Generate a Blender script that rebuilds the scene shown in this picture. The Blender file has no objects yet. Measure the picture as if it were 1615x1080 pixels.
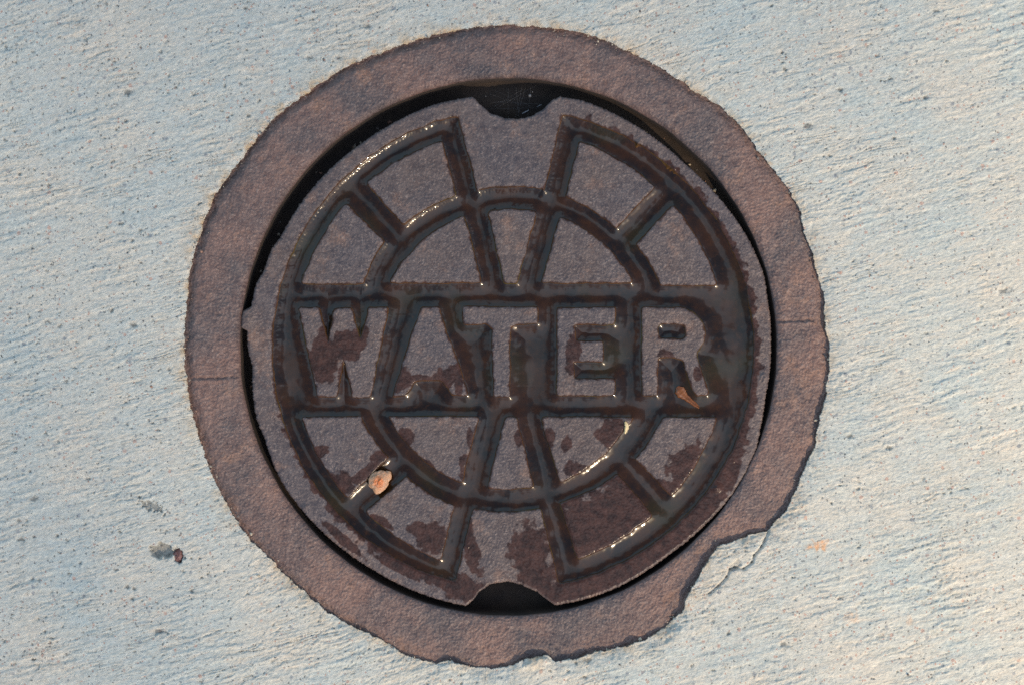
import bpy, math
import numpy as np
from mathutils import Vector

# ------------------------------------------------------------------ camera, sky, sun, exposure
S = 0.505 / 1615.0                       # metres per plan unit (1 unit = 0.31 mm)
CX, CY = 807.5, 540.0
scene = bpy.context.scene
CLOUD_LO, CLOUD_HI, CLOUD_COL = 0.655, 0.705, (8.6, 10.0, 12.0, 1)
VEIL_COL = (3.9, 5.7, 7.4, 1)
SUN_EL, SUN_AZ = math.radians(39), math.radians(-52)
sdir = Vector((math.cos(SUN_EL)*math.cos(SUN_AZ), math.cos(SUN_EL)*math.sin(SUN_AZ), math.sin(SUN_EL)))

cam_d = bpy.data.cameras.new('camera'); cam = bpy.data.objects.new('camera', cam_d)
scene.collection.objects.link(cam); scene.camera = cam
cam.location = (0, 0, 1.0); cam_d.sensor_width = 36; cam_d.lens = 36*1.0/0.505
cam_d.clip_start = 0.01; cam_d.clip_end = 500

world = bpy.data.worlds.new('World'); scene.world = world; world.use_nodes = True
wn = world.node_tree; wn.nodes.clear()
sky = wn.nodes.new('ShaderNodeTexSky'); sky.sky_type = 'NISHITA'; sky.sun_disc = False
sky.sun_elevation = SUN_EL; sky.sun_rotation = math.atan2(sdir.x, sdir.y)
sky.air_density = 1.0; sky.dust_density = 2.0; sky.ozone_density = 1.0
bg = wn.nodes.new('ShaderNodeBackground'); bg.inputs[1].default_value = 0.15
wo = wn.nodes.new('ShaderNodeOutputWorld')
# broken bright cloud added over the blue sky for the water to reflect
wtc = wn.nodes.new('ShaderNodeTexCoord'); wns = wn.nodes.new('ShaderNodeTexNoise')
wns.inputs['Scale'].default_value = 1.7; wns.inputs['Detail'].default_value = 5; wns.inputs['Roughness'].default_value = .55
wmp = wn.nodes.new('ShaderNodeMapping'); wmp.inputs['Location'].default_value = (3.1, 1.7, 0.4)
wn.links.new(wtc.outputs['Generated'], wmp.inputs[0]); wn.links.new(wmp.outputs[0], wns.inputs['Vector'])
wr = wn.nodes.new('ShaderNodeMapRange'); wr.interpolation_type = 'SMOOTHSTEP'
for i_, v_ in zip((1, 2, 3, 4), (CLOUD_LO, CLOUD_HI, 0.0, 0.9)): wr.inputs[i_].default_value = v_
# the added cloud is weighted to the sunny side of the sky
wd = wn.nodes.new('ShaderNodeVectorMath'); wd.operation = 'DOT_PRODUCT'; wd.inputs[1].default_value = (sdir.x*.9, sdir.y*.9, .25)
wn.links.new(wtc.outputs['Generated'], wd.inputs[0])
wa_ = wn.nodes.new('ShaderNodeMath'); wa_.operation = 'MULTIPLY_ADD'; wa_.inputs[1].default_value = 0.24
wn.links.new(wd.outputs['Value'], wa_.inputs[0]); wn.links.new(wns.outputs[0], wa_.inputs[2])
wn.links.new(wa_.outputs[0], wr.inputs[0])
wm = wn.nodes.new('ShaderNodeMix'); wm.data_type = 'RGBA'; wm.inputs[7].default_value = CLOUD_COL
wn.links.new(wr.outputs[0], wm.inputs[0]); wn.links.new(sky.outputs[0], wm.inputs[6])
# thin blue-white veil added opposite the sun for bluer reflections
wd2 = wn.nodes.new('ShaderNodeVectorMath'); wd2.operation = 'DOT_PRODUCT'; wd2.inputs[1].default_value = (-sdir.x, -sdir.y, .1)
wn.links.new(wtc.outputs['Generated'], wd2.inputs[0])
wa2 = wn.nodes.new('ShaderNodeMath'); wa2.operation = 'MULTIPLY_ADD'; wa2.inputs[1].default_value = 0.45
wn.links.new(wd2.outputs['Value'], wa2.inputs[0]); wn.links.new(wns.outputs[0], wa2.inputs[2])
wr2 = wn.nodes.new('ShaderNodeMapRange'); wr2.interpolation_type = 'SMOOTHSTEP'
for i_, v_ in zip((1, 2, 3, 4), (0.66, 0.74, 0.0, 0.95)): wr2.inputs[i_].default_value = v_
wn.links.new(wa2.outputs[0], wr2.inputs[0])
wm2 = wn.nodes.new('ShaderNodeMix'); wm2.data_type = 'RGBA'; wm2.inputs[7].default_value = VEIL_COL
wn.links.new(wr2.outputs[0], wm2.inputs[0]); wn.links.new(wm.outputs[2], wm2.inputs[6])
wn.links.new(wm2.outputs[2], bg.inputs[0]); wn.links.new(bg.outputs[0], wo.inputs[0])

sun_d = bpy.data.lights.new('sun', 'SUN'); sun_d.energy = 5.0; sun_d.angle = math.radians(0.53)
sun_d.color = (1.0, 0.785, 0.545)
sun = bpy.data.objects.new('sun', sun_d); scene.collection.objects.link(sun)
sun.rotation_euler = sdir.to_track_quat('Z', 'Y').to_euler(); sun.location = sdir*30
scene.view_settings.view_transform = 'Standard'; scene.view_settings.look = 'None'
scene.view_settings.exposure = 0.43; scene.view_settings.gamma = 1.0
scene.view_settings.use_curve_mapping = False
scene.render.engine = 'CYCLES'
scene.cycles.use_denoising = False; scene.cycles.use_adaptive_sampling = False
scene.cycles.transparent_max_bounces = 12

# ------------------------------------------------------------------ noise
def _hash(ix, iy, seed):
    h = (ix.astype(np.int64)*374761393 + iy.astype(np.int64)*668265263 + seed*1442695041) & 0xffffffff
    h = ((h ^ (h >> 13))*1274126177) & 0xffffffff
    h = ((h ^ (h >> 15))*2246822519) & 0xffffffff
    return (h ^ (h >> 16)) & 0xffffffff
def perlin(x, y, seed=0):
    x = np.asarray(x, float); y = np.asarray(y, float)
    ix = np.floor(x); iy = np.floor(y); fx = x-ix; fy = y-iy
    u = fx*fx*fx*(fx*(fx*6-15)+10); v = fy*fy*fy*(fy*(fy*6-15)+10)
    def g(dx, dy):
        a = _hash(ix+dx, iy+dy, seed)*(2*math.pi/4294967296.0)
        return np.cos(a)*(fx-dx)+np.sin(a)*(fy-dy)
    a = g(0,0); b = g(1,0); c = g(0,1); d = g(1,1)
    return 1.5*((a*(1-u)+b*u)*(1-v)+(c*(1-u)+d*u)*v)
def fbm(x, y, octs=3, seed=0, gain=0.5):
    s = 0; a = 1.0
    for i in range(octs):
        s = s + a*perlin(x*2**i, y*2**i, seed+i*17); a *= gain
    return s
def pits(x, y, cell, prob, rmin, rmax, seed, stretch=1.0):
    """0..1 depth of sparse round pits, by cell"""
    out = np.zeros_like(x); cx = np.floor(x/cell); cy = np.floor(y/cell)
    for dx in (-1, 0, 1):
        for dy in (-1, 0, 1):
            i = cx+dx; j = cy+dy
            h1 = _hash(i, j, seed)/4294967296.0; h2 = _hash(i, j, seed+1)/4294967296.0
            h3 = _hash(i, j, seed+2)/4294967296.0; h4 = _hash(i, j, seed+3)/4294967296.0
            px = (i+h1)*cell; py = (j+h2)*cell; r = rmin+(rmax-rmin)*h4**3
            q = np.sqrt(((x-px)/stretch)**2+(y-py)**2)/r
            out = np.maximum(out, np.where(h3 < prob, np.clip(1.35-q, 0, 1), 0))
    return out
def sstep(a, b, x):
    t = np.clip((x-a)/(b-a), 0, 1); return t*t*(3-2*t)
def P(pts): return np.array([(px-CX, CY-py) for px, py in pts], float)

# ------------------------------------------------------------------ mesh helpers
def mesh_obj(name, V, F, mat=None, parent=None, attrs=None, smooth=True, loc=None):
    """V in plan units, F an (n,4)/(n,3) int array"""
    V = np.asarray(V, float)*S
    off = np.zeros(3)
    if parent is not None: off = np.array(parent.location)
    elif loc is not None: off = np.array(loc)
    V = V-off
    me = bpy.data.meshes.new(name)
    F = np.asarray(F, np.int32); k = F.shape[1]
    me.vertices.add(len(V)); me.vertices.foreach_set('co', V.astype(np.float32).ravel())
    me.loops.add(F.size); me.loops.foreach_set('vertex_index', F.ravel())
    me.polygons.add(len(F)); me.polygons.foreach_set('loop_start', np.arange(0, F.size, k, dtype=np.int32))
    me.polygons.foreach_set('loop_total', np.full(len(F), k, np.int32))
    me.polygons.foreach_set('use_smooth', np.full(len(F), smooth))
    me.update(calc_edges=True)
    for n, a in (attrs or {}).items():
        at = me.attributes.new(n, 'FLOAT', 'POINT'); at.data.foreach_set('value', np.asarray(a, np.float32).ravel())
    me.validate()
    if mat: me.materials.append(mat)
    o = bpy.data.objects.new(name, me); scene.collection.objects.link(o)
    if parent is not None: o.parent = parent
    elif loc is not None: o.location = loc
    return o
def compact(V, F, attrs):
    used = np.unique(F); m = np.full(len(V), -1, np.int64); m[used] = np.arange(len(used))
    return V[used], m[F], {k: a[used] for k, a in attrs.items()}
def ring_faces(nr, nt):
    i = np.arange(nr-1)[:, None]; j = np.arange(nt)[None, :]; k = (j+1) % nt
    return np.stack([i*nt+j, i*nt+k, (i+1)*nt+k, (i+1)*nt+j], -1).reshape(-1, 4)   # radii growing: faces up with theta ccw flipped
def flip(F): return F[:, ::-1]
def tag(o, label=None, cat=None, group=None, kind=None):
    if label: o['label'] = label
    if cat: o['category'] = cat
    if group: o['group'] = group
    if kind: o['kind'] = kind
    return o
def empty(name, loc):
    o = bpy.data.objects.new(name, None); o.location = loc; o.empty_display_size = 0.02
    scene.collection.objects.link(o); return o

# ------------------------------------------------------------------ materials
class NT:
    def __init__(s, name):
        s.m = bpy.data.materials.new(name); s.m.use_nodes = True; s.t = s.m.node_tree; s.t.nodes.clear()
        s.out = s.n('ShaderNodeOutputMaterial'); s.tc = s.n('ShaderNodeTexCoord')
    def n(s, ty, **kw):
        nd = s.t.nodes.new(ty)
        for k, v in kw.items(): setattr(nd, k, v)
        return nd
    def l(s, a, b): s.t.links.new(a, b)
    def put(s, v, sock):
        if hasattr(v, 'is_output'): s.l(v, sock)
        elif isinstance(v, (tuple, list)) and len(v) == 3 and sock.type == 'RGBA': sock.default_value = (*v, 1)
        else: sock.default_value = v
    def mapping(s, scale=(1,1,1), rotz=0, src=None):
        m = s.n('ShaderNodeMapping'); m.inputs['Scale'].default_value = scale; 
        r = s.n('ShaderNodeMapping'); r.inputs['Rotation'].default_value = (0, 0, rotz)
        s.l(src or s.tc.outputs['Object'], r.inputs[0]); s.l(r.outputs[0], m.inputs[0]); return m.outputs[0]
    def noise(s, scale, detail=3, rough=0.55, vec=None, dist=0.0):
        k = s.n('ShaderNodeTexNoise'); k.inputs['Scale'].default_value = scale
        k.inputs['Detail'].default_value = detail; k.inputs['Roughness'].default_value = rough
        k.inputs['Distortion'].default_value = dist
        s.l(vec or s.tc.outputs['Object'], k.inputs['Vector']); return k.outputs[0]
    def vor(s, scale, vec=None, feature='F1'):
        k = s.n('ShaderNodeTexVoronoi', feature=feature); k.inputs['Scale'].default_value = scale
        s.l(vec or s.tc.outputs['Object'], k.inputs['Vector']); return k
    def rng(s, v, a, b, c=0.0, d=1.0, smooth=False):
        k = s.n('ShaderNodeMapRange'); k.clamp = True
        if smooth: k.interpolation_type = 'SMOOTHSTEP'
        s.l(v, k.inputs[0])
        for i, x in zip((1, 2, 3, 4), (a, b, c, d)): k.inputs[i].default_value = x
        return k.outputs[0]
    def math(s, op, a, b=0.0, c=None):
        k = s.n('ShaderNodeMath', operation=op); s.put(a, k.inputs[0]); s.put(b, k.inputs[1])
        if c is not None: s.put(c, k.inputs[2])
        return k.outputs[0]
    def mix(s, f, a, b, mode='MIX'):
        k = s.n('ShaderNodeMix', data_type='RGBA', blend_type=mode); s.put(f, k.inputs[0])
        s.put(a, k.inputs[6]); s.put(b, k.inputs[7]); return k.outputs[2]
    def attr(s, name):
        return s.n('ShaderNodeAttribute', attribute_name=name).outputs['Fac']
    def bump(s, h, dist, strength=1.0, nrm=None):
        k = s.n('ShaderNodeBump'); s.put(strength, k.inputs['Strength']); k.inputs['Distance'].default_value = dist
        s.l(h, k.inputs['Height'])
        if nrm is not None: s.l(nrm, k.inputs['Normal'])
        return k.outputs[0]
    def principled(s, col, rough, nrm=None, spec=0.5, **kw):
        p = s.n('ShaderNodeBsdfPrincipled'); s.put(col, p.inputs['Base Color']); s.put(rough, p.inputs['Roughness'])
        s.put(spec, p.inputs['Specular IOR Level'])
        for k, v in kw.items(): s.put(v, p.inputs[k.replace('_', ' ')])
        if nrm is not None: s.l(nrm, p.inputs['Normal'])
        s.l(p.outputs[0], s.out.inputs[0]); return p

def mat_concrete():
    t = NT('concrete'); a = math.radians(-15)
    brush = t.mapping((1, 4.5, 1), a)
    c1 = t.noise(22, 5, 0.6); c2 = t.noise(75, 4, 0.65, brush); c3 = t.noise(420, 3, 0.7); c4 = t.noise(170, 4, 0.6, brush)
    col = t.mix(t.rng(c1, .35, .68), (0.315, 0.370, 0.342), (0.465, 0.420, 0.325))
    col = t.mix(t.rng(c2, .50, .74, 0, .75), col, (0.52, 0.43, 0.31))
    col = t.mix(t.rng(c4, .28, .50, .55, 0), col, (0.30, 0.335, 0.335))
    col = t.mix(t.rng(c3, .25, .75, 0, 1), t.mix(.5, col, (0.24, .24, .23)), t.mix(.3, col, (.62, .6, .56)))
    # sand grains and small stones in the paste
    wob = t.n('ShaderNodeTexNoise'); wob.inputs['Scale'].default_value = 700; wob.inputs['Detail'].default_value = 2; t.l(t.tc.outputs['Object'], wob.inputs['Vector'])
    wv = t.n('ShaderNodeVectorMath', operation='MULTIPLY_ADD'); wv.inputs[1].default_value = (.0016, .0016, 0); t.l(wob.outputs['Color'], wv.inputs[0]); t.l(t.tc.outputs['Object'], wv.inputs[2]); wv = wv.outputs[0]
    v = t.vor(900, wv); r = t.n('ShaderNodeSeparateColor'); t.l(v.outputs['Color'], r.inputs[0])
    grain = t.math('MULTIPLY', t.rng(r.outputs[0], .90, .91), t.rng(v.outputs['Distance'], .55, .30))
    gcol = t.mix(t.rng(r.outputs[1], .3, .35), (0.06, 0.065, 0.07), t.mix(t.rng(r.outputs[2], .5, .55), (.30, .17, .13), (.16, .18, .19)))
    col = t.mix(t.math('MULTIPLY', grain, .78), col, gcol)
    v2 = t.vor(400, wv); r2 = t.n('ShaderNodeSeparateColor'); t.l(v2.outputs['Color'], r2.inputs[0])
    st = t.math('MULTIPLY', t.rng(r2.outputs[0], .955, .958), t.rng(v2.outputs['Distance'], .46, .30))
    scol = t.mix(t.rng(r2.outputs[1], .55, .6), (0.17, 0.185, 0.20), (.36, .22, .17))
    col = t.mix(t.math('MULTIPLY', st, .7), col, scol)
    # tan dirt along the iron, orange stains, dirt and painted shade in pits
    n5 = t.noise(160, 4, .6)
    e = t.math('MULTIPLY', t.attr('edge'), t.rng(n5, .36, .62)); col = t.mix(t.math('MULTIPLY', e, .85), col, (0.36, 0.26, 0.155))
    col = t.mix(t.math('MULTIPLY', t.attr('stain'), t.rng(t.noise(330, 3), .35, .6)), col, (0.50, 0.27, 0.13))
    col = t.mix(t.attr('pit'), col, (0.10, 0.105, 0.10))
    h = t.math('ADD', t.math('MULTIPLY', t.noise(1500, 2, .6), .5), t.math('MULTIPLY', t.noise(560, 3, .6, t.mapping((1, 2.4, 1), a)), 1.3))
    t.principled(col, 0.92, t.bump(h, 0.00042, .75), 0.25); return t.m

def mat_iron(name, dry, dry2, orange_amt, frame=False):
    t = NT(name)
    wet = t.attr('wet'); rust = t.attr('rust')
    n1 = t.noise(28, 4, .6); n2 = t.noise(260, 3, .65); n3 = t.noise(900, 2, .6); n4 = t.noise(60, 5, .7)
    col = t.mix(t.rng(n1, .38, .62), dry, dry2)
    col = t.mix(t.rng(n4, .56, .70, 0, orange_amt), col, (0.25, 0.125, 0.07))
    col = t.mix(t.rng(n2, .3, .7), t.mix(.35, col, (.05, .04, .045)), t.mix(.22, col, (.30, .23, .20)))
    col = t.mix(t.math('MULTIPLY', t.rng(n3, .55, .75), .35), col, (.34, .27, .23))
    wetc = t.mix(t.rng(n2, .35, .65), (0.019, 0.009, 0.007), (0.052, 0.023, 0.017))
    col = t.mix(t.math('MULTIPLY', wet, .93), col, wetc)
    rc = t.mix(t.rng(t.noise(90, 4, .65), .38, .62), (0.085, 0.040, 0.013), (0.040, 0.022, 0.010))
    rc = t.mix(t.rng(t.noise(36, 3, .5), .58, .68, 0, .8), rc, (0.075, 0.060, 0.014))
    col = t.mix(rust, col, rc)
    h = t.math('ADD', t.math('MULTIPLY', n3, 1.0), t.math('MULTIPLY', t.noise(430, 3, .6), 1.0))
    st = t.math('SUBTRACT', 1.0, t.math('MULTIPLY', wet, .65))
    nrm = t.bump(h, 0.00050 if frame else 0.00036, st)
    rg = t.math('SUBTRACT', 0.62 if frame else .55, t.math('MULTIPLY', wet, .33))
    t.principled(col, rg, nrm, t.math('SUBTRACT', .30, t.math('MULTIPLY', wet, .12))); return t.m

def mat_water():
    t = NT('water')
    fr = t.n('ShaderNodeFresnel'); fr.inputs['IOR'].default_value = 1.45
    tr = t.n('ShaderNodeBsdfDiffuse')          # murky with rust
    mc = t.mix(t.rng(t.noise(70, 4, .6), .38, .62), (0.026, 0.010, 0.0028), (0.008, 0.0048, 0.0030))
    mc = t.mix(t.rng(t.noise(30, 2, .5), .56, .68, 0, .8), mc, (0.018, 0.013, 0.003))
    mc = t.mix(t.math('MULTIPLY', t.rng(t.noise(420, 3, .7), .52, .75), .5), mc, (.045, .018, .005))
    t.l(mc, tr.inputs[0])
    g1 = t.n('ShaderNodeBsdfGlossy'); g1.inputs['Roughness'].default_value = 0.045
    g2 = t.n('ShaderNodeBsdfGlossy'); g2.inputs['Roughness'].default_value = 0.20
    gl = t.n('ShaderNodeMixShader'); gl.inputs[0].default_value = .58; t.l(g1.outputs[0], gl.inputs[1]); t.l(g2.outputs[0], gl.inputs[2])
    mx = t.n('ShaderNodeMixShader')
    t.l(fr.outputs[0], mx.inputs[0]); t.l(tr.outputs[0], mx.inputs[1]); t.l(gl.outputs[0], mx.inputs[2])
    t.l(mx.outputs[0], t.out.inputs[0]); return t.m
def mat_plain(name, c1, c2, scale, rough=.8, bump=0.0002, **kw):
    t = NT(name); n = t.noise(scale, 4, .6)
    t.principled(t.mix(t.rng(n, .35, .65), c1, c2), rough, t.bump(n, bump), **kw); return t.m

M_conc = mat_concrete()
M_lid = mat_iron('cast_iron_lid', (0.043, 0.036, 0.040), (0.062, 0.042, 0.036), .5)
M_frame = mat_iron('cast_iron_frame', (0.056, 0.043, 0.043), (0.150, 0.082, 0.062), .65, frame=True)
M_water = mat_water()

# ------------------------------------------------------------------ traced plans
def polar(pts, c):
    p = P(pts); cc = P([c])[0]; d = p-cc; th = np.arctan2(d[:, 1], d[:, 0]); r = np.hypot(d[:, 0], d[:, 1])
    o = np.argsort(th); th = th[o]; r = r[o]
    th = np.concatenate([th-2*math.pi, th, th+2*math.pi]); r = np.tile(r, 3)
    return lambda a: np.interp(a, th, r)
def smooth_periodic(a, k):
    ker = np.hanning(2*k+3)[1:-1]; ker /= ker.sum()
    return np.convolve(np.concatenate([a[-k:], a, a[:k]]), ker, 'valid')

HOLE = [(700,52),(740,44),(800,39),(860,43),(920,52),(960,66),(1000,85),(1050,112),(1090,140),(1130,165),(1160,190),(1185,222),
 (1205,250),(1225,275),(1245,300),(1260,330),(1268,365),(1281,400),(1290,438),(1301,468),(1299,489),(1301,520),(1308,539),(1306,590),
 (1302,625),(1293,655),(1287,684),(1281,714),(1272,728),(1262,753),(1249,787),(1232,812),(1211,835),(1190,840),(1169,848),(1132,860),
 (1118,880),(1097,915),(1083,940),(1076,961),(1048,989),(1020,1006),(991,1017),(942,1026),(907,1037),(872,1042),(864,1031),(830,1037),
 (810,1048),(783,1053),(740,1050),(712,1041),(690,1045),(644,1034),(599,1006),(540,979),(500,950),(460,915),(420,875),(380,832),
 (355,790),(330,740),(315,690),(300,640),(293,590),(290,540),(294,480),(300,420),(315,370),(337,310),(370,265),(410,212),(440,178),
 (490,143),(540,108),(600,83),(650,65)]
LID = [(746,152),(682,165),(626,190),(573,223),(521,265),(475,318),(443,371),(427,393),(415,427),(403,447),(395,483),(381,492),(378,517),
 (388,520),(390,553),(397,577),(398,627),(403,660),(417,693),(433,740),(450,771),(489,820),(535,863),(591,901),(647,930),(735,956),
 (746,947),(756,933),(774,921),(802,917),(821,922),(846,933),(860,944),(876,955),(928,944),(976,926),(1053,877),(1110,831),(1152,785),
 (1180,740),(1194,708),(1201,672),(1209,622),(1216,578),(1217,540),(1216,501),(1211,468),(1206,433),(1191,396),(1180,374),(1138,315),
 (1081,258),(1011,202),(955,172),(920,158),(883,152),(872,156),(858,171),(838,183),(818,187),(796,186),(773,178),(754,161)]
HC = (800, 545); LC = (805, 552)
holeR0 = polar(HOLE, HC); lidR0 = polar(LID, LC)
hc = P([HC])[0]; lc = P([LC])[0]; fc = P([(802, 547)])[0]

def round_poly(p, r=5.0, n=4):
    out = []; N = len(p)
    for i in range(N):
        a, b, c = p[i-1], p[i], p[(i+1) % N]
        da = a-b; dc = c-b; la = np.hypot(*da); lb = np.hypot(*dc)
        cosang = np.dot(da, dc)/(la*lb+1e-9)
        if cosang < -0.93: out.append(b); continue
        q = min(r, la*.45, lb*.45); s = b+da/la*q; e = b+dc/lb*q
        for k in range(n+1):
            t = k/n; out.append((1-t)**2*s+2*t*(1-t)*b+t*t*e)
    return np.array(out)
def sdf(poly, x, y):
    """positive inside"""
    d = np.full(x.shape, 1e18); ins = np.zeros(x.shape, bool); N = len(poly)
    for i in range(N):
        a = poly[i]; b = poly[(i+1) % N]; ex, ey = b-a
        wx = x-a[0]; wy = y-a[1]; t = np.clip((wx*ex+wy*ey)/(ex*ex+ey*ey+1e-12), 0, 1)
        d = np.minimum(d, (wx-ex*t)**2+(wy-ey*t)**2)
        if ey != 0:
            c = ((a[1] <= y) != (b[1] <= y)) & (x < a[0]+(y-a[1])*ex/ey); ins ^= c
    d = np.sqrt(d); return np.where(ins, d, -d)
def arc(c, a, b, n=14):
    """points from a to b round centre c, radius blending from |a-c| to |b-c|"""
    c = np.array(c, float); a = np.array(a, float); b = np.array(b, float)
    ta = math.atan2(*(a-c)[::-1]); tb = math.atan2(*(b-c)[::-1])
    d = (tb-ta+math.pi) % (2*math.pi)-math.pi; ra = np.hypot(*(a-c)); rb = np.hypot(*(b-c))
    return [tuple(c+(ra+(rb-ra)*k/n)*np.array((math.cos(ta+d*k/n), math.sin(ta+d*k/n)))) for k in range(n+1)]
OC = (803, 550); RC = (804, 551)
A = lambda a, b: arc(OC, a, b); R_ = lambda a, b: arc(RC, a, b)
CELLS = [
 A((577,290),(697,222))+R_((719,308),(636,354)),
 A((475,448),(545,321))+R_((605,381),(572,447)),
 R_((614,446),(732,340))+[(759,446)],
 [(770,333),(808,329),(846,333),(816,447),(795,447)],
 R_((883,342),(999,446))+[(854,446)],
 A((914,223),(1034,295))+R_((972,360),(892,310)),
 A((1062,323),(1132,450))+R_((1043,450),(1004,386)),
 R_((568,656),(611,721))+A((548,785),(475,657)),
 R_((640,752),(716,798))+A((695,884),(576,806)),
 [(612,657),(755,657)]+R_((728,761),(613,658)),
 [(797,656),(814,656),(842,768),(805,772),(768,770)],
 [(853,657),(997,658)]+R_((996,661),(883,761)),
 [(1046,659),(1129,658)]+A((1130,662),(1060,783))+R_((1003,723),(1044,662)),
 R_((883,792),(974,747))+A((1030,812),(911,882)),
]
LETTERS = {
 'W': [(471,485),(502,485),(510,515),(516,542),(521,520),(527,487),(554,485),(561,512),(568,535),(574,515),(580,485),(612,485),(598,555),
       (584,626),(555,626),(549,595),(541,566),(536,595),(531,626),(501,626),(485,555)],
 'A': [(664,485),(692,485),(703,520),(722,570),(738,623),(712,624),(706,612),(698,599),(654,600),(647,614),(637,625),(618,625),(630,590),(645,540)],
 'T': [(729,484),(849,484),(848,510),(812,511),(804,519),(804,626),(778,626),(776,518),(768,511),(731,512)],
 'E': [(879,485),(971,485),(970,512),(905,512),(908,538),(951,538),(951,570),(904,570),(906,597),(970,597),(970,624),(878,624)],
 'R': [(1012,485),(1073,485),(1092,491),(1106,505),(1113,524),(1109,542),(1098,557),(1103,575),(1119,622),(1098,625),(1088,600),(1077,568),
       (1060,563),(1038,564),(1037,624),(1013,624)]}
R_HOLE = round_poly(P([(1038,511),(1082,511),(1082,534),(1038,534)]), 9)
TOPW = round_poly(P([(718,120),(726,200),(754,302)]+arc(RC, (756,300), (856,297), 8)+[(858,300),(882,200),(893,120)]), 5)
BOTW = round_poly(P([(716,985),(719,915),(745,806)]+arc(RC, (747,802), (852,802), 8)+[(855,812),(879,912),(884,985)]), 5)

FINE = [0.45]
def warp(x, y):
    wx = 1.3*fbm(x/26, y/26, 2, 5)+FINE[0]*perlin(x/8, y/8, 7); wy = 1.3*fbm(x/26, y/26, 2, 11)+FINE[0]*perlin(x/8, y/8, 13)
    return x+wx, y+wy
def rim_sdf(x, y):
    x, y = warp(x, y)
    ox, oy = P([(809, 550)])[0]
    d = np.hypot(x-ox, (y-oy)*1.008)-381
    m = d > -70
    tw = np.full(x.shape, -200.0); bw = tw.copy()
    mm = (np.abs(x-(-3)) < 160) & (y > 180); tw[mm] = sdf(TOPW, x[mm], y[mm])
    mm = (np.abs(x-(-7)) < 160) & (y < -200); bw[mm] = sdf(BOTW, x[mm], y[mm])
    k = 9.0
    def smax(a, b):
        h = np.clip(0.5+0.5*(a-b)/k, 0, 1); return b*(1-h)+a*h+k*h*(1-h)
    return smax(smax(d, tw), bw)
def raised_sdf(poly, x, y, hole=None):
    x, y = warp(x, y); d = sdf(poly, x, y)
    if hole is not None: d = np.minimum(d, -sdf(hole, x, y))
    return d
DEPTH = 17.5; SLOPE = 11.5; ZT = -4.0        # cover top 4 units under the frame top
def wall(d):                                  # height below the top for a point d inside (+) / outside (-) the edge
    br = -1.3*np.clip(1-d/5.5, 0, 1)**2
    t = np.clip((0.3-d)/SLOPE, 0, 1.6); return br-(DEPTH-1.3)*(1-(1-np.minimum(t, 1))**1.4)-np.where(t > 1, (t-1)*6, 0)

WET = [(510,560,24,42,0),(545,545,26,26,0),(568,532,16,20,0),(540,600,8,26,0),
 (633,600,20,22,0),(702,596,22,18,20),(655,600,35,10,0),(722,600,8,30,0),
 (505,712,14,10,0),(530,765,30,22,0),(582,742,40,11,33),(600,722,16,12,0),
 (684,848,26,24,0),(660,835,20,12,0),(600,822,22,8,-30),
 (640,692,13,20,0),(672,735,22,9,-45),(743,692,9,18,12),(735,735,12,24,0),(705,758,22,8,-15),
 (818,690,7,13,0),(866,690,9,16,0),(908,742,22,15,0),(970,685,30,26,0),(935,745,20,10,30),
 (1088,735,46,30,50),(1055,700,0,0,0),(1048,770,22,16,0),(930,830,60,55,0),(985,800,60,60,0),(900,840,20,60,0),
 (835,866,34,40,0),(846,908,34,30,0),(738,850,14,60,15),(725,925,40,22,-10),(690,915,55,10,-22),
 (620,892,50,6,-30),(540,850,40,8,-42),
 (905,560,14,34,0),(1050,560,12,10,0),(1100,590,8,10,0),(505,590,12,16,0),(895,700,10,14,0)]
def wet_mask(x, y):
    n = 0.55*fbm(x/17, y/17, 3, 41)+0.12*perlin(x/4, y/4, 44); m = np.zeros_like(x)
    for px, py, a, b, rot in WET:
        if a == 0: continue
        qx, qy = px-CX, CY-py; c, s = math.cos(math.radians(rot)), math.sin(math.radians(rot))
        dx = x-qx; dy = y-qy; u = (dx*c+dy*s)/a; v = (-dx*s+dy*c)/b
        m = np.maximum(m, sstep(-.08, .13, 1-np.hypot(u, v)+n*.6))
    return m
def rim_wet(x, y):
    r = np.hypot(x-1.5, y+10); th = np.degrees(np.arctan2(y+10, x-1.5)); n = fbm(x/16, y/16, 3, 71)
    lim = np.interp(th, [-180,-150,-110,-95,-84,-50,-32,-20,0,25,50,80], [0,3,10,26,40,40,30,16,11,8,2,0])
    return sstep(-1.0, 2.5, lim+n*9-(r-381))*(lim > .5)*sstep(364, 380, r)
def top_detail(x, y):
    return 0.55*fbm(x/40, y/40, 2, 91)+0.35*perlin(x/9, y/9, 93)+0.55*perlin(x/3.6, y/3.6, 94)
def attrs_for(x, y, d, rim=False):
    n = fbm(x/9, y/9, 3, 51)
    wet = np.maximum(wet_mask(x, y), sstep(1.5, -1.5, d-1.3-2.4*n))
    if rim: wet = np.maximum(wet, rim_wet(x, y))
    rust = sstep(0.6, -1.2, d-.4*n)
    return wet, rust

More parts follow.
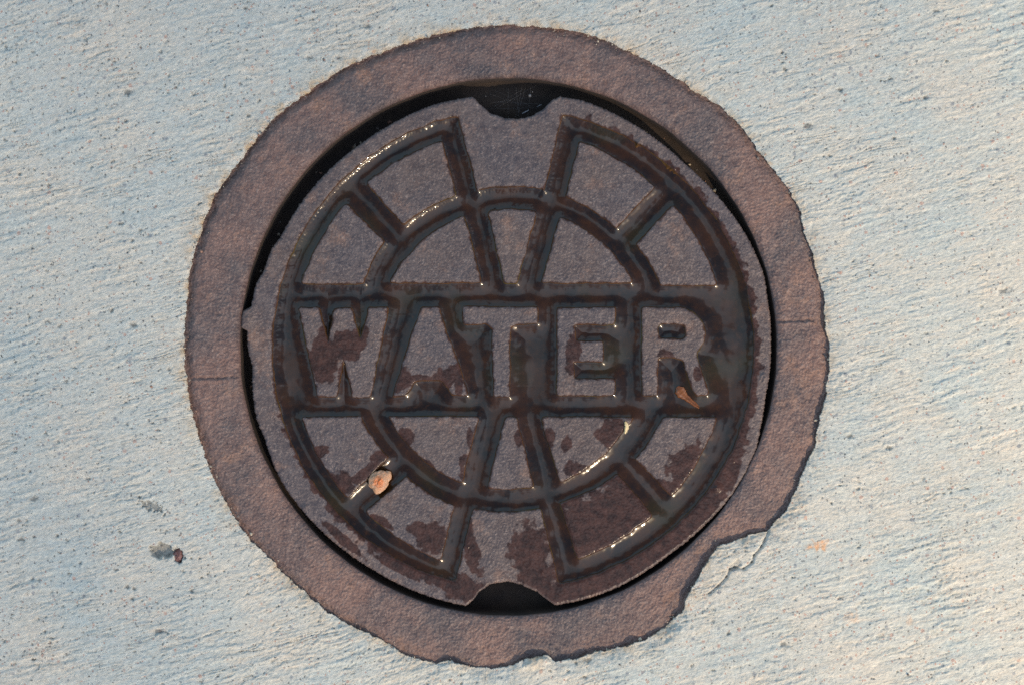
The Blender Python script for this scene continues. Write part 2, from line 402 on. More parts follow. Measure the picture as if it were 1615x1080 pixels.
# ------------------------------------------------------------------ cover: plate, raised panels, letters
cover = empty('water_meter_cover', (lc[0]*S, lc[1]*S, -70*S))
tag(cover, 'round wet rusty iron lid cast with the word WATER, set inside the iron ring', 'manhole cover')
NT_, NR = 2600, 340
th = np.linspace(0, 2*math.pi, NT_, endpoint=False)
thw = (th+math.pi) % (2*math.pi)-math.pi
jag = 1.0*perlin(th*60, th*0+3, 21)+0.9*perlin(th*150, th*0+5, 22)+.25*perlin(th*330, th*0+9, 23)
LR = smooth_periodic(lidR0(thw), 2)+jag
fr = np.linspace(0, 1, NR+1)[1:]
fr = np.where(fr < .3, fr, fr)
Rg = fr[:, None]*(LR-2.2)[None, :]
X = lc[0]+Rg*np.cos(th); Y = lc[1]+Rg*np.sin(th)
d = rim_sdf(X, Y)
Z = np.where(d > -SLOPE*1.0, np.maximum(wall(d), -DEPTH), -DEPTH)
fl = sstep(-3, -SLOPE, d)
Z = Z+top_detail(X, Y)*(1-.3*fl)+fl*(1.2*fbm(X/12, Y/12, 3, 61))
edge = (LR[None, :]-Rg); Z = Z-1.8*sstep(5, 0, edge+2*perlin(X/7, Y/7, 65))
Z += 2.6*pits(X, Y, 30, .25, 2, 5, 66)*sstep(0, 8, edge)*(d > 2)*.35
for bx, by, ba, bb, bh, rot in [(1003,232,5,16,6,-30),(1056,268,15,9,5,-35),(1130,770,9,7,4,0),(392,500,12,14,3,0),(1205,595,9,12,4,0),(1185,500,10,30,1.5,0),(480,800,8,6,3,0)]:
    qx, qy = bx-CX, CY-by; c, s = math.cos(math.radians(rot)), math.sin(math.radians(rot))
    u = ((X-qx)*c+(Y-qy)*s)/ba; v = (-(X-qx)*s+(Y-qy)*c)/bb
    Z += bh*np.exp(-(u*u+v*v)*1.6)*(1+.5*perlin(X/4, Y/4, 67))
wet, rust = attrs_for(X, Y, d, True); Z = Z+ZT-.5*wet*top_detail(X, Y)*(d > 1); wet = wet*(.25+.75*sstep(2, 6, edge))
rows_x = [X]; rows_y = [Y]; rows_z = [Z]; rw = [wet]; rr = [rust]
for dr, dz in ((-.7, -1.6), (0, -4), (.2, -9), (-1, -30), (-1, -62)):
    rows_x.append((lc[0]+(LR+dr)*np.cos(th))[None]); rows_y.append((lc[1]+(LR+dr)*np.sin(th))[None])
    rows_z.append((Z[-1]*(1 if dz > -10 else 0)+(0 if dz > -10 else ZT)+dz)[None]); rw.append(wet[-1:]*.6); rr.append(rust[-1:]*0)
bx_ = lc[0]+0*th; rows_x.append(bx_[None]+.01*np.cos(th)); rows_y.append((lc[1]+.01*np.sin(th))[None]); rows_z.append((ZT-62+0*th)[None]); rw.append(wet[-1:]*0); rr.append(rust[-1:]*0)
V = np.stack([np.concatenate(rows_x).ravel(), np.concatenate(rows_y).ravel(), np.concatenate(rows_z).ravel()], -1)
Fq = flip(ring_faces(NR+6, NT_))
# close the centre with the first ring collapsed to one small disc
V0 = V[:NT_].copy(); V0[:, 0] = lc[0]; V0[:, 1] = lc[1]; V0[:, 2] = V[:NT_, 2].mean()
V = np.concatenate([V, V0[:1]]); ci = len(V)-1
j = np.arange(NT_); tri = np.stack([j, (j+1) % NT_, np.full(NT_, ci), np.full(NT_, ci)], -1)
wa = np.append(np.concatenate(rw).ravel(), 1); ra = np.append(np.concatenate(rr).ravel(), 1)
# centre fan as degenerate-free quads: pair neighbouring triangles
tri = np.stack([j[::2], (j[::2]+1) % NT_, (j[::2]+2) % NT_, np.full(NT_//2, ci)], -1)
Fq = flip(Fq)
mesh_obj('plate', V, np.concatenate([Fq, tri]), M_lid, cover, {'wet': wa, 'rust': ra})

sources = []                                   # (polygon, hole) of everything raised, for the water
def raised(name, poly, hole=None, label=None):
    lo = poly.min(0)-20; hi = poly.max(0)+20
    xs = np.arange(lo[0], hi[0], 0.95); ys = np.arange(lo[1], hi[1], 0.95)
    X, Y = np.meshgrid(xs, ys); d = raised_sdf(poly, X, Y, hole)
    wet, rust = attrs_for(X, Y, d)
    Z = ZT+wall(d)+top_detail(X, Y)*(1-.5*wet)
    ny, nx = X.shape; i = np.arange(ny-1)[:, None]; j = np.arange(nx-1)[None]
    F = np.stack([i*nx+j, i*nx+j+1, (i+1)*nx+j+1, (i+1)*nx+j], -1).reshape(-1, 4)
    keep = (d.ravel()[F] > -SLOPE-4.5).any(1); F = F[keep]
    V, F, at = compact(np.stack([X.ravel(), Y.ravel(), Z.ravel()], -1), F, {'wet': wet.ravel(), 'rust': rust.ravel()})
    o = mesh_obj(name, V, F, M_lid, cover, at); sources.append((poly, hole))
    if label: o['label'] = label
for c in CELLS: raised('raised_panel', round_poly(P(c), 6))
for k, p in LETTERS.items(): raised('letter', round_poly(P(p), 4.5), R_HOLE if k == 'R' else None, 'raised cast letter '+k)

# ------------------------------------------------------------------ rain water lying in the grooves
xs = np.arange(-395, 395, 0.95); ys = np.arange(-395, 385, 0.95); X, Y = np.meshgrid(xs, ys)
dr = rim_sdf(X, Y)
dmax = dr.copy(); LAM = 10.0
def shore(d): return np.exp(np.minimum(d, 0)/LAM)
acc = shore(dr)
for poly, hole in sources:
    lo = poly.min(0)-48; hi = poly.max(0)+48
    a, b = np.searchsorted(xs, (lo[0], hi[0])); c, e = np.searchsorted(ys, (lo[1], hi[1]))
    dd = raised_sdf(poly, X[c:e, a:b], Y[c:e, a:b], hole)
    dmax[c:e, a:b] = np.maximum(dmax[c:e, a:b], dd); acc[c:e, a:b] += shore(dd)-math.exp(-48/LAM)
lvl = -12.4+1.0*fbm(X/80, Y/80, 2, 101)
# the lower right of the cover holds more water than the upper left
lvl += 3.2*sstep(-250, 350, (X*.6-Y*.8))
amp = (-3.3-lvl)*(1+.04*perlin(X/26, Y/26, 103))
Zw = lvl+amp*acc
cap = -3.2
Zw = np.where(Zw > cap-.4, cap-.4+.4*(1-np.exp(-(Zw-cap+.4)/.4)), Zw)
Zw = Zw+0.10*perlin(X/13, Y/13, 105)+0.26*perlin(X/3.6, Y/3.6, 106)*np.exp(-((dmax+5)/4)**2)*sstep(-60, -220, X*.6-Y)
Zw = np.where(dmax > 0, np.minimum(Zw, cap)-dmax*1.6, Zw)+ZT
ny, nx = X.shape; i = np.arange(ny-1)[:, None]; j = np.arange(nx-1)[None]
F = np.stack([i*nx+j, i*nx+j+1, (i+1)*nx+j+1, (i+1)*nx+j], -1).reshape(-1, 4)
F = F[(dmax.ravel()[F] < 1.6).any(1)]
V, F, at = compact(np.stack([X.ravel(), Y.ravel(), Zw.ravel()], -1), F, {})
water = mesh_obj('water', V, F, M_water); water['kind'] = 'structure'
def cover_z(px, py):                            # water surface height at a plan pixel
    a = np.searchsorted(xs, px-CX); b = np.searchsorted(ys, CY-py); return Zw[b, a]

# ------------------------------------------------------------------ iron ring (frame) around the cover
NF = 2800; thf = np.linspace(0, 2*math.pi, NF, endpoint=False); tw_ = (thf+math.pi) % (2*math.pi)-math.pi
# outline of the concrete in polar form round the frame's own centre
dirx, diry = np.cos(thf), np.sin(thf)
hp = P(HOLE)-fc; hth = np.arctan2(hp[:, 1], hp[:, 0]); o_ = np.argsort(hth)
HRf = np.interp(tw_, np.concatenate([hth[o_]-2*math.pi, hth[o_], hth[o_]+2*math.pi]), np.tile(np.hypot(hp[:, 0], hp[:, 1])[o_], 3))
HRf = smooth_periodic(HRf, 12)
base_r = 424+1.0*perlin(thf*9, thf*0, 31)
NRF = 105
R0 = base_r; R1 = np.maximum(HRf, 490)+28
g = np.linspace(0, 1, NRF)
Rg = R0[None]+(R1-R0)[None]*g[:, None]
X = fc[0]+Rg*dirx; Y = fc[1]+Rg*diry
q = Rg-R0[None]
Z = -7*(1-np.sqrt(np.clip(1-(1-np.clip(q/12, 0, 1))**2, 0, 1)))
out = Rg-(HRf[None]-17+3*perlin(X/16, Y/16, 33))
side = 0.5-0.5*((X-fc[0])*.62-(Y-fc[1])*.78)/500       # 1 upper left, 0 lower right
Z -= 9*sstep(0, 17, out)*(0.15+0.85*side)
Z += 0.8*fbm(X/60, Y/60, 2, 35)+0.8*perlin(X/9, Y/9, 37)+1.0*perlin(X/3.8, Y/3.8, 38)
Z += (1.1*perlin(X/14, Y/14, 39))*sstep(.2, .8, perlin(X/90, Y/90, 40)+.5)
def seam(ax, ay, bx, by, w, h):
    a = P([(ax, ay)])[0]; b = P([(bx, by)])[0]; e = b-a; L = np.hypot(*e)
    t = np.clip(((X-a[0])*e[0]+(Y-a[1])*e[1])/L**2, 0, 1)
    dd = np.hypot(X-a[0]-e[0]*t, Y-a[1]-e[1]*t+1.5*perlin(X/8, Y/8, 43)); return h*np.exp(-(dd/w)**2)
Z += seam(1228,507,1282,505,2.5,-2.2)+seam(1228,511,1282,509,3,1.8)+seam(305,596,372,594,2.5,-2.2)+seam(305,600,372,598,3,1.5)+seam(310,492,368,497,2.5,-1)
Z += 3.0*np.exp(-(((X-(1243-CX))/5)**2+((Y-(CY-452))/12)**2))
wet = np.zeros_like(X); rust = np.zeros_like(X)
wet = .55*sstep(10, 3, q)*side+.12*sstep(-4, 6, out+9*perlin(X/30, Y/30, 46))*sstep(.35, .7, side)*sstep(-.5, .3, perlin(X/50, Y/50, 45)+.3)  # darker strips along inner bevel and outer edge, strongest at the upper left
rows = [(X, Y, Z, wet, rust)]
def frow(rad, z): 
    x = fc[0]+rad*dirx; y = fc[1]+rad*diry; return (x[None], y[None], (z+0*x)[None], 0*x[None]+.5, 0*x[None])
inner = [frow(base_r, Z[0])]
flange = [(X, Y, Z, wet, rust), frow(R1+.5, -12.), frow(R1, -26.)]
def build(name, rows, mat, parent, F_flip=False):
    V = np.stack([np.concatenate([r[k] for r in rows]).ravel() for k in (0, 1, 2)], -1)
    F = ring_faces(sum(r[0].shape[0] for r in rows), rows[0][0].shape[1])
    return mesh_obj(name, V, F if F_flip else flip(F), mat, parent, {'wet': np.concatenate([r[3] for r in rows]).ravel(), 'rust': np.concatenate([r[4] for r in rows]).ravel()})
ring = empty('iron_ring', (fc[0]*S, fc[1]*S, -240*S))
tag(ring, 'flat rusty iron ring set in the concrete around the WATER lid', 'ring frame')
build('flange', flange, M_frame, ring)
wl = [frow(base_r+.2, -7), frow(base_r-1, -20.), frow(base_r-2, -66.5), frow(base_r*0+400, -68.), frow(base_r*0+362, -68.), frow(base_r*0+359, -72.),
      frow(base_r*0+359, -96.), frow(base_r*0+396, -110.), frow(base_r*0+400, -238.), frow(base_r*0+440, -238.), frow(base_r*0+440, -24.)]
# wall rows share the flange's edge height
wl[0] = (wl[0][0], wl[0][1], Z[:1]-.3, wl[0][3], wl[0][4])
M_wall = mat_plain('dark_wall_iron', (.018, .012, .009), (.035, .022, .014), 120, .8, .0004)  # darker iron tone for the wall down in the gap
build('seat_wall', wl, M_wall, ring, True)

# ------------------------------------------------------------------ concrete pavement: one sheet with the hole for the ring
NC = 3400; tc = np.linspace(0, 2*math.pi, NC, endpoint=False); tcw = (tc+math.pi) % (2*math.pi)-math.pi
HR = smooth_periodic(holeR0(tcw), 6)+2.6*perlin(tc*22, 0*tc, 51)+1.9*perlin(tc*70, 0*tc+4, 52)+1.3*perlin(tc*260, 0*tc+4, 53)
offs = np.concatenate([[0, .8, 1.8, 3], np.arange(4.3, 560, 1.45)])
grow = [offs[-1]]; st = 2.0
while grow[-1] < 14000: st *= 1.12; grow.append(grow[-1]+st)
offs = np.concatenate([offs, grow[1:]])
Rg = HR[None]+offs[:, None]
f = sstep(560, 3000, offs)[:, None]; Rg = Rg*(1-f)+(500+offs[:, None])*f
X = hc[0]+Rg*np.cos(tc); Y = hc[1]+Rg*np.sin(tc); Q = np.broadcast_to(offs[:, None], X.shape)
ca, sa = math.cos(math.radians(15)), math.sin(math.radians(15))
def streak(x, y):
    u = x*ca+y*sa; v = -x*sa+y*ca+3*perlin(x/60, y/60, 60)
    n1 = fbm(u/110, v/15, 3, 61, .55); n2 = fbm(u/40, v/6.5, 2, 66, .6); n3 = perlin(u/6.5, v/3.6, 68)
    flake = sstep(.0, .16, perlin(u/62, v/9.5, 70)+.42*perlin(u/13, v/5, 72)+.2*perlin(u/4, v/3, 74))
    patch = .25+1.15*sstep(-.35, .6, fbm(x/120, y/90, 2, 77))
    cr = np.exp(-(perlin(u/95, v/7, 131)/.06)**2)*sstep(-.1, .35, perlin(u/60, v/22, 132))+.7*np.exp(-(perlin(u/44, v/5, 133)/.08)**2)*sstep(.0, .4, perlin(u/40, v/16, 134))
    return -1.9*cr*sstep(-.25, .35, fbm(x/150, y/110, 2, 137))+.5*n1+patch*(.5*n2+.92*flake)+.5*n3+.32*perlin(x/3.1, y/3.1, 79)+.3*perlin(x/5.5, y/4.2, 78)
near = sstep(2500, 700, offs)[:, None]
Z = streak(X, Y)*near+1.5*fbm(X/300, Y/300, 2, 73)*near
wX = X+2.2*perlin(X/5, Y/5, 141)+1.2*perlin(X/2.4, Y/2.4, 142); wY = Y+2.2*perlin(X/5, Y/5, 143)+1.2*perlin(X/2.4, Y/2.4, 144)
clus = sstep(-.5, .5, fbm(X/90, Y/70, 2, 145)-.2*(X/500))
pt = pits(wX, wY, 13, .38, .8, 3.0, 80, 1.3)*clus+pits(wX, wY, 60, .22, 1.2, 6.0, 85, 1.9)
pt = np.clip(pt, 0, 1)*near
Z -= 2.6*pt
side = ((X-hc[0])*.62-(Y-hc[1])*.78)/np.maximum(np.hypot(X-hc[0], Y-hc[1]), 1)
basez = 4.8+7.0*side*sstep(1200, 500, Q)
Z += basez
en = fbm(X/14, Y/14, 3, 88)
Z -= (3.6*sstep(9+5*en, 0, Q))*(0.55+.45*sstep(-.3, .6, en))*(.7-.3*side)
LIP = np.clip(.32+1.3*perlin(tc*7, 0*tc+1, 121)+.5*perlin(tc*23, 0*tc+2, 122)+.35*np.cos(tc+.75), 0, 1)
Z -= basez*.75*(1-LIP)[None]*sstep(26, 0, Q+6*en)
def spot(px, py, a, b, rot=0, n=.35, sc=9):
    c, s = math.cos(math.radians(rot)), math.sin(math.radians(rot)); dx = X-(px-CX); dy = Y-(CY-py)
    return sstep(0, .45, 1-np.hypot((dx*c+dy*s)/a, (-dx*s+dy*c)/b)+n*fbm(X/sc, Y/sc, 2, 97))
hole1 = spot(258,868,27,14,-5)+spot(283,876,11,11); hole2 = spot(240,797,20,9,-25,.9,5)
Z -= 12*np.clip(hole1, 0, 1)+3.5*hole2
def crack(pts, w, h, Z):
    p = P(pts)
    for a, b in zip(p[:-1], p[1:]):
        m = (X > min(a[0], b[0])-10) & (X < max(a[0], b[0])+10) & (Y > min(a[1], b[1])-10) & (Y < max(a[1], b[1])+10)
        x = X[m]; y = Y[m]; e = b-a; t = np.clip(((x-a[0])*e[0]+(y-a[1])*e[1])/(e@e), 0, 1)
        Z[m] -= h*np.exp(-(np.hypot(x-a[0]-e[0]*t, y-a[1]-e[1]*t)/w)**2)
crack([(1212,836),(1200,860),(1188,874),(1185,885),(1172,895),(1158,893),(1150,897),(1145,908),(1132,922),(1117,934)], 2.0, 4.5, Z)
lowpatch = spot(1158,889,12,8,20); Z -= 3.5*lowpatch
Z += 2.2*spot(1185,857,16,13,30)
# curled chips of paste along the lower edge
for (px, py, a, b, r, h) in [(722,1048,18,9,-25,5),(848,1043,22,10,10,4),(1292,575,7,30,0,-5)]: Z += h*spot(px, py, a, b, r)
pit_a = np.clip(sstep(.35, 1, pt)*.75+.45*hole1+.55*hole2+.5*lowpatch*.5, 0, 1)  # pit dirt, plus shade painted into the deep pebble hole
edge_a = np.exp(-Q/13.0)*(.85+.5*np.clip(-side, 0, 1))*sstep(-.5, .4, fbm(X/50, Y/50, 2, 99)+.15)
for (px, py, a, b) in [(1243,318,14,34),(440,172,14,12),(1205,262,14,14)]: edge_a = np.maximum(edge_a, .9*spot(px, py, a, b))
stain = np.clip(.8*spot(1290,857,24,9,10,.8)+.35*spot(1340,972,14,14,0,.8)+.3*spot(1432,977,6,14), 0, 1)
skx = [(hc[0]+(HR+k)*np.cos(tc))[None] for k in (1.5, .5, -.3)]; sky_ = [(hc[1]+(HR+k)*np.sin(tc))[None] for k in (1.5, .5, -.3)]
skz = [(0*tc-36)[None], (Z[0]-7)[None], (Z[0]-2)[None]]
Xa = np.concatenate(skx+[X]); Ya = np.concatenate(sky_+[Y]); Za = np.concatenate(skz+[Z])
pad = lambda a, v=None: np.concatenate([np.repeat(a[:1], 3, 0) if v is None else np.full((3, NC), v), a])
pv = mesh_obj('pavement', np.stack([Xa.ravel(), Ya.ravel(), Za.ravel()], -1), flip(ring_faces(len(Xa), NC)), M_conc, None,
         {'pit': pad(pit_a).ravel(), 'edge': pad(edge_a).ravel(), 'stain': pad(stain).ravel()})
pv['kind'] = 'structure'
# soil under everything, also the bottom of the meter pit
M_soil = mat_plain('soil', (0.03, 0.022, 0.015), (0.06, 0.045, 0.03), 60, .95, .003)
g = 64; gx, gy = np.meshgrid(np.linspace(-200000, 200000, g), np.linspace(-200000, 200000, g)); i = np.arange(g-1)[:, None]; j = np.arange(g-1)[None]
F = np.stack([i*g+j, i*g+j+1, (i+1)*g+j+1, (i+1)*g+j], -1).reshape(-1, 4)
gr = mesh_obj('ground', np.stack([gx.ravel(), gy.ravel(), np.full(gx.size, -240.)], -1), F, M_soil); gr['kind'] = 'structure'

# ------------------------------------------------------------------ small things
def lump(name, px, py, z, rx, ry, rz, rot, seed, rough, mat, outline=None, nu=40, nv=24):
    """irregular pebble; outline: radius multiplier against angle"""
    u = np.linspace(0, 2*math.pi, nu, endpoint=False); v = np.linspace(-math.pi/2+.02, math.pi/2-.02, nv)
    U, Vv = np.meshgrid(u, v); r = 1+rough*fbm(U*1.4+seed, Vv*1.6, 3, seed)*(np.sin(U/2)**.5*0+1)
    r = (r+np.roll(r, 1, 1))/2
    w = np.clip(np.minimum(U, 2*math.pi-U)/.5, 0, 1); r = r*w+(1-w)*r[:, :1]
    if outline is not None: r = r*np.interp(U, *outline)
    x = rx*r*np.cos(U)*np.cos(Vv); y = ry*r*np.sin(U)*np.cos(Vv); zz = rz*r*np.sin(Vv)
    c, s = math.cos(math.radians(rot)), math.sin(math.radians(rot))
    Xp = (px-CX)+x*c-y*s; Yp = (CY-py)+x*s+y*c; Zp = z+zz
    V = np.stack([Xp.ravel(), Yp.ravel(), Zp.ravel()], -1); F = ring_faces(nv, nu)
    n = len(V); V = np.concatenate([V, [[px-CX, CY-py, z-rz], [px-CX, CY-py, z+rz]]])
    j = np.arange(0, nu, 2); cap0 = np.stack([np.full(nu//2, n), (j+2) % nu, (j+1) % nu, j], -1)
    o = (nv-1)*nu; cap1 = np.stack([np.full(nu//2, n+1), o+j, o+(j+1) % nu, o+(j+2) % nu], -1)
    return mesh_obj(name, V, np.concatenate([F, cap0, cap1]), mat, None, loc=((px-CX)*S, (CY-py)*S, (z-rz)*S))
t = NT('peach_stone'); n1 = t.noise(160, 3, .6); n2 = t.noise(700, 3, .6)
sp = t.n('ShaderNodeVectorMath', operation='LENGTH'); mp = t.n('ShaderNodeMapping'); mp.inputs['Location'].default_value = (0.0001, 0.0002, 0)
t.l(t.tc.outputs['Object'], mp.inputs[0]); mp2 = t.n('ShaderNodeVectorMath', operation='MULTIPLY'); mp2.inputs[1].default_value = (1, 1, 0)
t.l(mp.outputs[0], mp2.inputs[0]); t.l(mp2.outputs[0], sp.inputs[0])
core = t.math('ADD', t.rng(sp.outputs['Value'], .0012, .0042, 1, 0), t.rng(n1, .3, .7, -.35, .35))
c = t.mix(t.rng(core, .2, .8), (.36, .19, .10), (.46, .13, .03)); c = t.mix(t.rng(n2, .5, .7, 0, .35), c, (.55, .44, .33))
t.principled(c, .6, t.bump(n2, .0006)); M_peach = t.m
ch = lump('stone_chip', 597, 759, ZT+1.0, 19, 15, 5, 40, 7, .30, M_peach, (np.array([0, .5, 1.2, 2.0, 3.1, 4.0, 4.7, 5.5, 6.29]), np.array([1.32, .95, .95, .95, .85, 1.02, .98, .9, 1.32])))
tag(ch, 'peach and orange stone chip lying on the wet lower left spoke of the lid', 'stone')
M_red = mat_plain('red_stone', (.12, .055, .05), (.26, .14, .125), 300, .7, .0004)
rs = lump('pebble', 280, 877, -6.0, 9, 11, 8, -10, 3, .25, M_red)
tag(rs, 'small dull red pebble bedded in a pit of the concrete', 'pebble')

def sliver(name, pts, widths, z, thick, mat, label, cat, zs=None):
    p = P(pts); n = 60; tt = np.linspace(0, 1, n); ts = np.linspace(0, 1, len(p))
    x = np.interp(tt, ts, p[:, 0]); y = np.interp(tt, ts, p[:, 1]); w = np.interp(tt, np.linspace(0, 1, len(widths)), widths)
    x = np.convolve(np.pad(x, 5, 'edge'), np.ones(11)/11, 'valid'); y = np.convolve(np.pad(y, 5, 'edge'), np.ones(11)/11, 'valid')
    tx = np.gradient(x); ty = np.gradient(y); L = np.hypot(tx, ty)+1e-9; nx_, ny_ = -ty/L, tx/L
    m = 16; an = np.linspace(0, 2*math.pi, m, endpoint=False)
    w = w*(1+.18*perlin(tt*9, tt*0+2, 5))
    Xs = x[:, None]+nx_[:, None]*np.cos(an)*w[:, None]; Ys = y[:, None]+ny_[:, None]*np.cos(an)*w[:, None]
    Zs = (z if zs is None else np.interp(tt, np.linspace(0, 1, len(zs)), zs)[:, None])+np.sin(an)[None]*thick*np.clip(w[:, None]/max(widths), .1, 1)+thick*.5*np.cos(an*3)[None]
    V = np.stack([Xs.ravel(), Ys.ravel(), (Zs+0*Xs).ravel()], -1); F = ring_faces(n, m)
    o = mesh_obj(name, V, F, mat, None, loc=(x[0]*S, y[0]*S, float(V[:, 2].min())*S)); return tag(o, label, cat)
M_amb = mat_plain('amber_wood', (.07, .022, .004), (.17, .058, .015), 320, .25, .0003)
M_straw = mat_plain('straw', (.42, .31, .14), (.60, .47, .25), 300, .5, .0002)
sliver('wood_sliver', [(1068,609),(1076,621),(1088,631),(1105,644)], [2, 8, 8.5, 5, 4, 3.5, 1.5], cover_z(1085, 628)+1.0, 2.4, M_amb,
       'amber brown splinter lying in the wet groove under the letter R', 'splinter')
sliver('straw_bit', [(986,664),(989,672),(986,684)], [1.2, 3.2, 3.2, 1.5], ZT+1.2, 1.6, M_straw,
       'tiny pale yellow straw at the shore of the lower inner arc groove', 'straw')
# cobweb across the upper pick hole
M_web = mat_plain('cobweb_silk', (.10, .105, .11), (.16, .16, .17), 300, .6, .0001)
rng = np.random.RandomState(4); Vs = []; Fs = []; base = 0
def thread(a, b, r, sag=2):
    global base
    n = 10; tt = np.linspace(0, 1, n)[:, None]; p = a+(b-a)*tt; p[:, 2] -= sag*np.sin(math.pi*tt[:, 0])
    m = 4; an = np.linspace(0, 2*math.pi, m, endpoint=False); e = (b-a)/np.linalg.norm(b-a); s1 = np.cross(e, [0, 0, 1.]); s1 /= np.linalg.norm(s1)+1e-9; s2 = np.cross(e, s1)
    V = (p[:, None]+r*(np.cos(an)[None, :, None]*s1+np.sin(an)[None, :, None]*s2)).reshape(-1, 3)
    Vs.append(V); Fs.append(ring_faces(n, m)+base); base += len(V)
pp = lambda x, y, z: np.array([x-CX, CY-y, z], float)
for k in range(7):
    a = pp(762+rng.rand()*20, 140+rng.rand()*30, -28-rng.rand()*12); b = pp(820+rng.rand()*45, 130+rng.rand()*45, -28-rng.rand()*12); thread(a, b, .06)
for k in range(5):
    xx = 775+rng.rand()*70; thread(pp(xx, 136, -24), pp(xx+rng.rand()*40-20, 182, -34), .06)
for (x, y, r, ex) in [(836, 148, 2.6, 0), (840, 142, 1.0, 0), (829, 174, 1.0, 4.5), (851, 164, .8, 3), (766, 149, .9, 0)]:
    thread(pp(x-ex-.01-r*.7, y+ex*.6, -26), pp(x+ex+.01+r*.7, y-ex*.6, -26), r, 0)
cw = mesh_obj('cobweb', np.concatenate(Vs), np.concatenate(Fs), M_web, None, loc=((810-CX)*S, (CY-160)*S, -40*S))
tag(cw, 'faint grey cobweb with white specks stretched across the dark upper pick hole', 'cobweb')

# loose grit washed up along the ring's edge and on the ledge in the gap
def make_grit():
    rg = np.random.RandomState(9); ico = []
    ph = (1+5**.5)/2
    iv = np.array([(-1,ph,0),(1,ph,0),(-1,-ph,0),(1,-ph,0),(0,-1,ph),(0,1,ph),(0,-1,-ph),(0,1,-ph),(ph,0,-1),(ph,0,1),(-ph,0,-1),(-ph,0,1)], float); iv /= np.linalg.norm(iv[0])
    it = np.array([(0,11,5),(0,5,1),(0,1,7),(0,7,10),(0,10,11),(1,5,9),(5,11,4),(11,10,2),(10,7,6),(7,1,8),(3,9,4),(3,4,2),(3,2,6),(3,6,8),(3,8,9),(4,9,5),(2,4,11),(6,2,10),(8,6,7),(9,8,1)])
    V = []; F = []; A_ = []
    def add(x, y, z, r):
        k = len(V); V.append(np.array([x, y, z])+iv*r*(1+.3*rg.normal(size=(12, 1)))*rg.uniform(.6, 1.2, 3)); F.append(it+12*k); A_.append(np.full(12, rg.rand()))
    for k in range(650):
        j = rg.randint(NC); cl = perlin(np.array([tc[j]*14]), np.array([3.]), 151)[0]
        if cl < rg.uniform(-.6, .5): continue
        r = rg.uniform(.5, 1.0)+1.7*rg.rand()**6; rad = HR[j]-abs(rg.normal())*6+2
        add(hc[0]+rad*math.cos(tc[j]), hc[1]+rad*math.sin(tc[j]), r*.3+(0 if rad < HR[j] else 1.0)-3*(.5-.5*math.cos(tc[j]+.9-math.pi))*0, r)
    for k in range(150):
        th_ = rg.uniform(0, 2*math.pi)
        if abs(math.sin(th_)) > .93: continue
        rad = rg.uniform(401, 420); r = rg.uniform(1.0, 3.6)
        add(fc[0]+rad*math.cos(th_), fc[1]+rad*math.sin(th_), -67.5+r*.5, r)
    for k in range(260):
        x = rg.uniform(-900, 900); y = rg.uniform(-620, 620)
        if np.hypot(x-hc[0], y-hc[1]) < 530: continue
        r = rg.uniform(.6, 1.1)+1.4*rg.rand()**5; add(x, y, 4.8+7.0*np.clip(((x-hc[0])*.62-(y-hc[1])*.78)/max(np.hypot(x-hc[0], y-hc[1]), 1), -1, 1)+r*.3, r)
    t = NT('grit'); a = t.attr('shade')
    c = t.mix(t.rng(a, .3, .32), (.10, .085, .075), t.mix(t.rng(a, .7, .72), (.36, .30, .22), (.22, .12, .08)))
    t.principled(c, .8)
    o = mesh_obj('grit', np.concatenate(V), np.concatenate(F), t.m, None, {'shade': np.concatenate(A_)}, smooth=False, loc=(hc[0]*S, hc[1]*S, -60*S))
    tag(o, 'fine sand and grit scattered along the ring edge and the concrete', 'grit', kind='stuff')
make_grit()

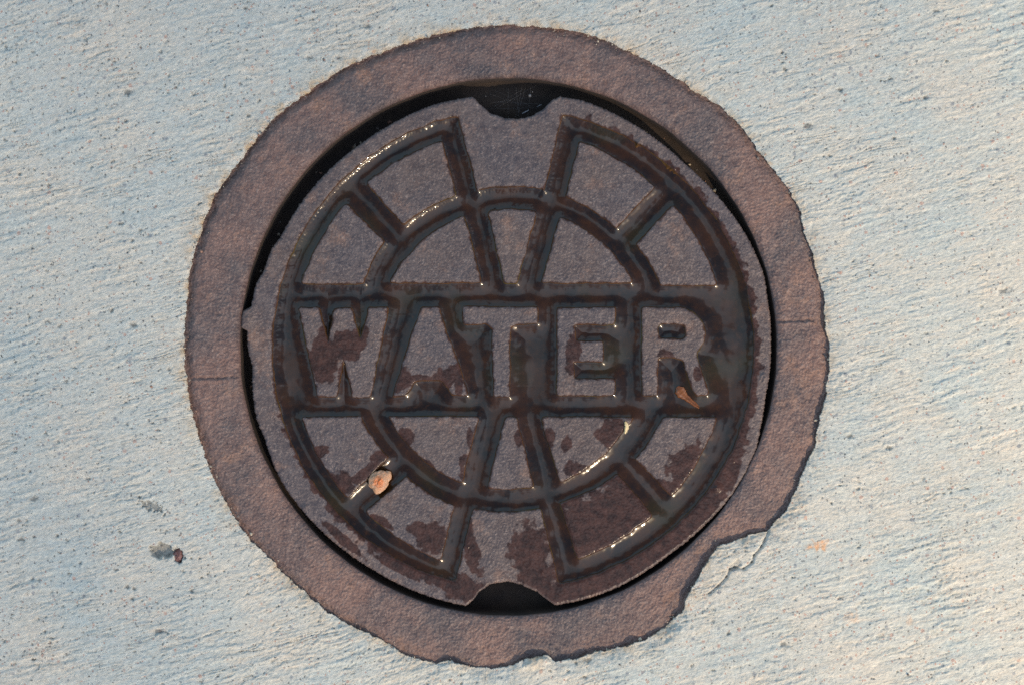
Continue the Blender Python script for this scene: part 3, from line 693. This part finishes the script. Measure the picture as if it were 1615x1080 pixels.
# ------------------------------------------------------------------ unseen tree added outside the picture, its thin crown shaped to dapple the light
rs_ = np.random.RandomState(11)
def make_tree():
    s = np.array(sdir); lat = np.array([-s[1], s[0], 0]); lat /= np.linalg.norm(lat)      # sideways to the sun
    fwd = np.array([s[0], s[1], 0]); fwd /= np.linalg.norm(fwd)                           # towards the sun
    N = 50000
    # crown as a thick cloud: ground footprint of its shade x depth along the light
    a = rs_.uniform(-5.2, 0.75, N); b = rs_.uniform(-4.6, 2.0, N); dep = rs_.uniform(22, 32, N)
    # fades out towards the sun side of the shade
    keep = rs_.rand(N) < np.clip((0.42-1.3*a-.4*b)/0.75, 0, .64)*np.clip(1-((a+2.4)/3.2)**4, .0, 1)*np.clip(1-((b+1.3)/3.4)**4, 0, 1)
    a, b, dep = a[keep], b[keep], dep[keep]; n = len(a)
    C = a[:, None]*fwd+b[:, None]*lat+dep[:, None]*s
    e1 = rs_.normal(size=(n, 3)); e1 /= np.linalg.norm(e1, axis=1)[:, None]; e2 = np.cross(e1, rs_.normal(size=(n, 3))); e2 /= np.linalg.norm(e2, axis=1)[:, None]
    L = rs_.uniform(.035, .06, n)[:, None]; W = L*.55; nrm = np.cross(e1, e2)
    prof = [(-1, 0, 0), (-.35, .85, .12), (.35, .75, .12), (1, 0, 0), (.35, -.75, .12), (-.35, -.85, .12)]
    V = np.stack([C+e1*L*p+e2*W*q+nrm*L*r for p, q, r in prof], 1).reshape(-1, 3)
    i = np.arange(n)[:, None]*6; F = np.concatenate([i+np.array([[0, 1, 2, 3]]), i+np.array([[0, 3, 4, 5]])])
    cc = C.mean(0); basep = np.array([cc[0], cc[1], 0.])-lat*0.6
    root = empty('added_shade_tree', tuple(basep))
    tag(root, 'unseen thin crowned tree added beyond the lower right of the picture to shade the upper left concrete', 'tree')
    ml = mat_plain('leaf', (.035, .065, .02), (.06, .10, .03), 8, .6, .001); mb = mat_plain('bark', (.09, .07, .05), (.16, .12, .09), 12, .9, .01)
    mesh_obj('crown', V/S, F, ml, root, smooth=False)
    Vb = []; Fb = []; bs = 0
    def limb(p0, p1, r0, r1):
        nonlocal bs
        n_ = 14; t_ = np.linspace(0, 1, n_)[:, None]; p = p0+(p1-p0)*t_; p = p+.12*np.stack([np.sin(t_[:, 0]*5+p0[2]), np.cos(t_[:, 0]*4+p1[0]), 0*t_[:, 0]], 1)*t_*(1-t_)*4
        e = (p1-p0)/np.linalg.norm(p1-p0); s1 = np.cross(e, [.3, .9, .1]); s1 /= np.linalg.norm(s1); s2 = np.cross(e, s1)
        m = 14; an = np.linspace(0, 2*math.pi, m, endpoint=False); r = (r0+(r1-r0)*t_)[:, None]
        Vb.append((p[:, None]+r*(np.cos(an)[None, :, None]*s1+np.sin(an)[None, :, None]*s2)).reshape(-1, 3)); Fb.append(ring_faces(n_, m)+bs); bs += n_*m
    top = cc+np.array([0, 0, -1.5])
    limb(basep, top, .24, .12)
    # limbs keep clear of the light that reaches the lid
    for k in range(9):
        tgt = a.mean()*fwd
        aa = rs_.uniform(-4.6, -1.2); bb = rs_.uniform(-3.8, -.5); dd = rs_.uniform(23, 30)
        limb(basep+(top-basep)*rs_.uniform(.65, 1), aa*fwd+bb*lat+dd*s, .09, .02)
    mesh_obj('trunk', np.concatenate(Vb)/S, np.concatenate(Fb), mb, root)
make_tree()
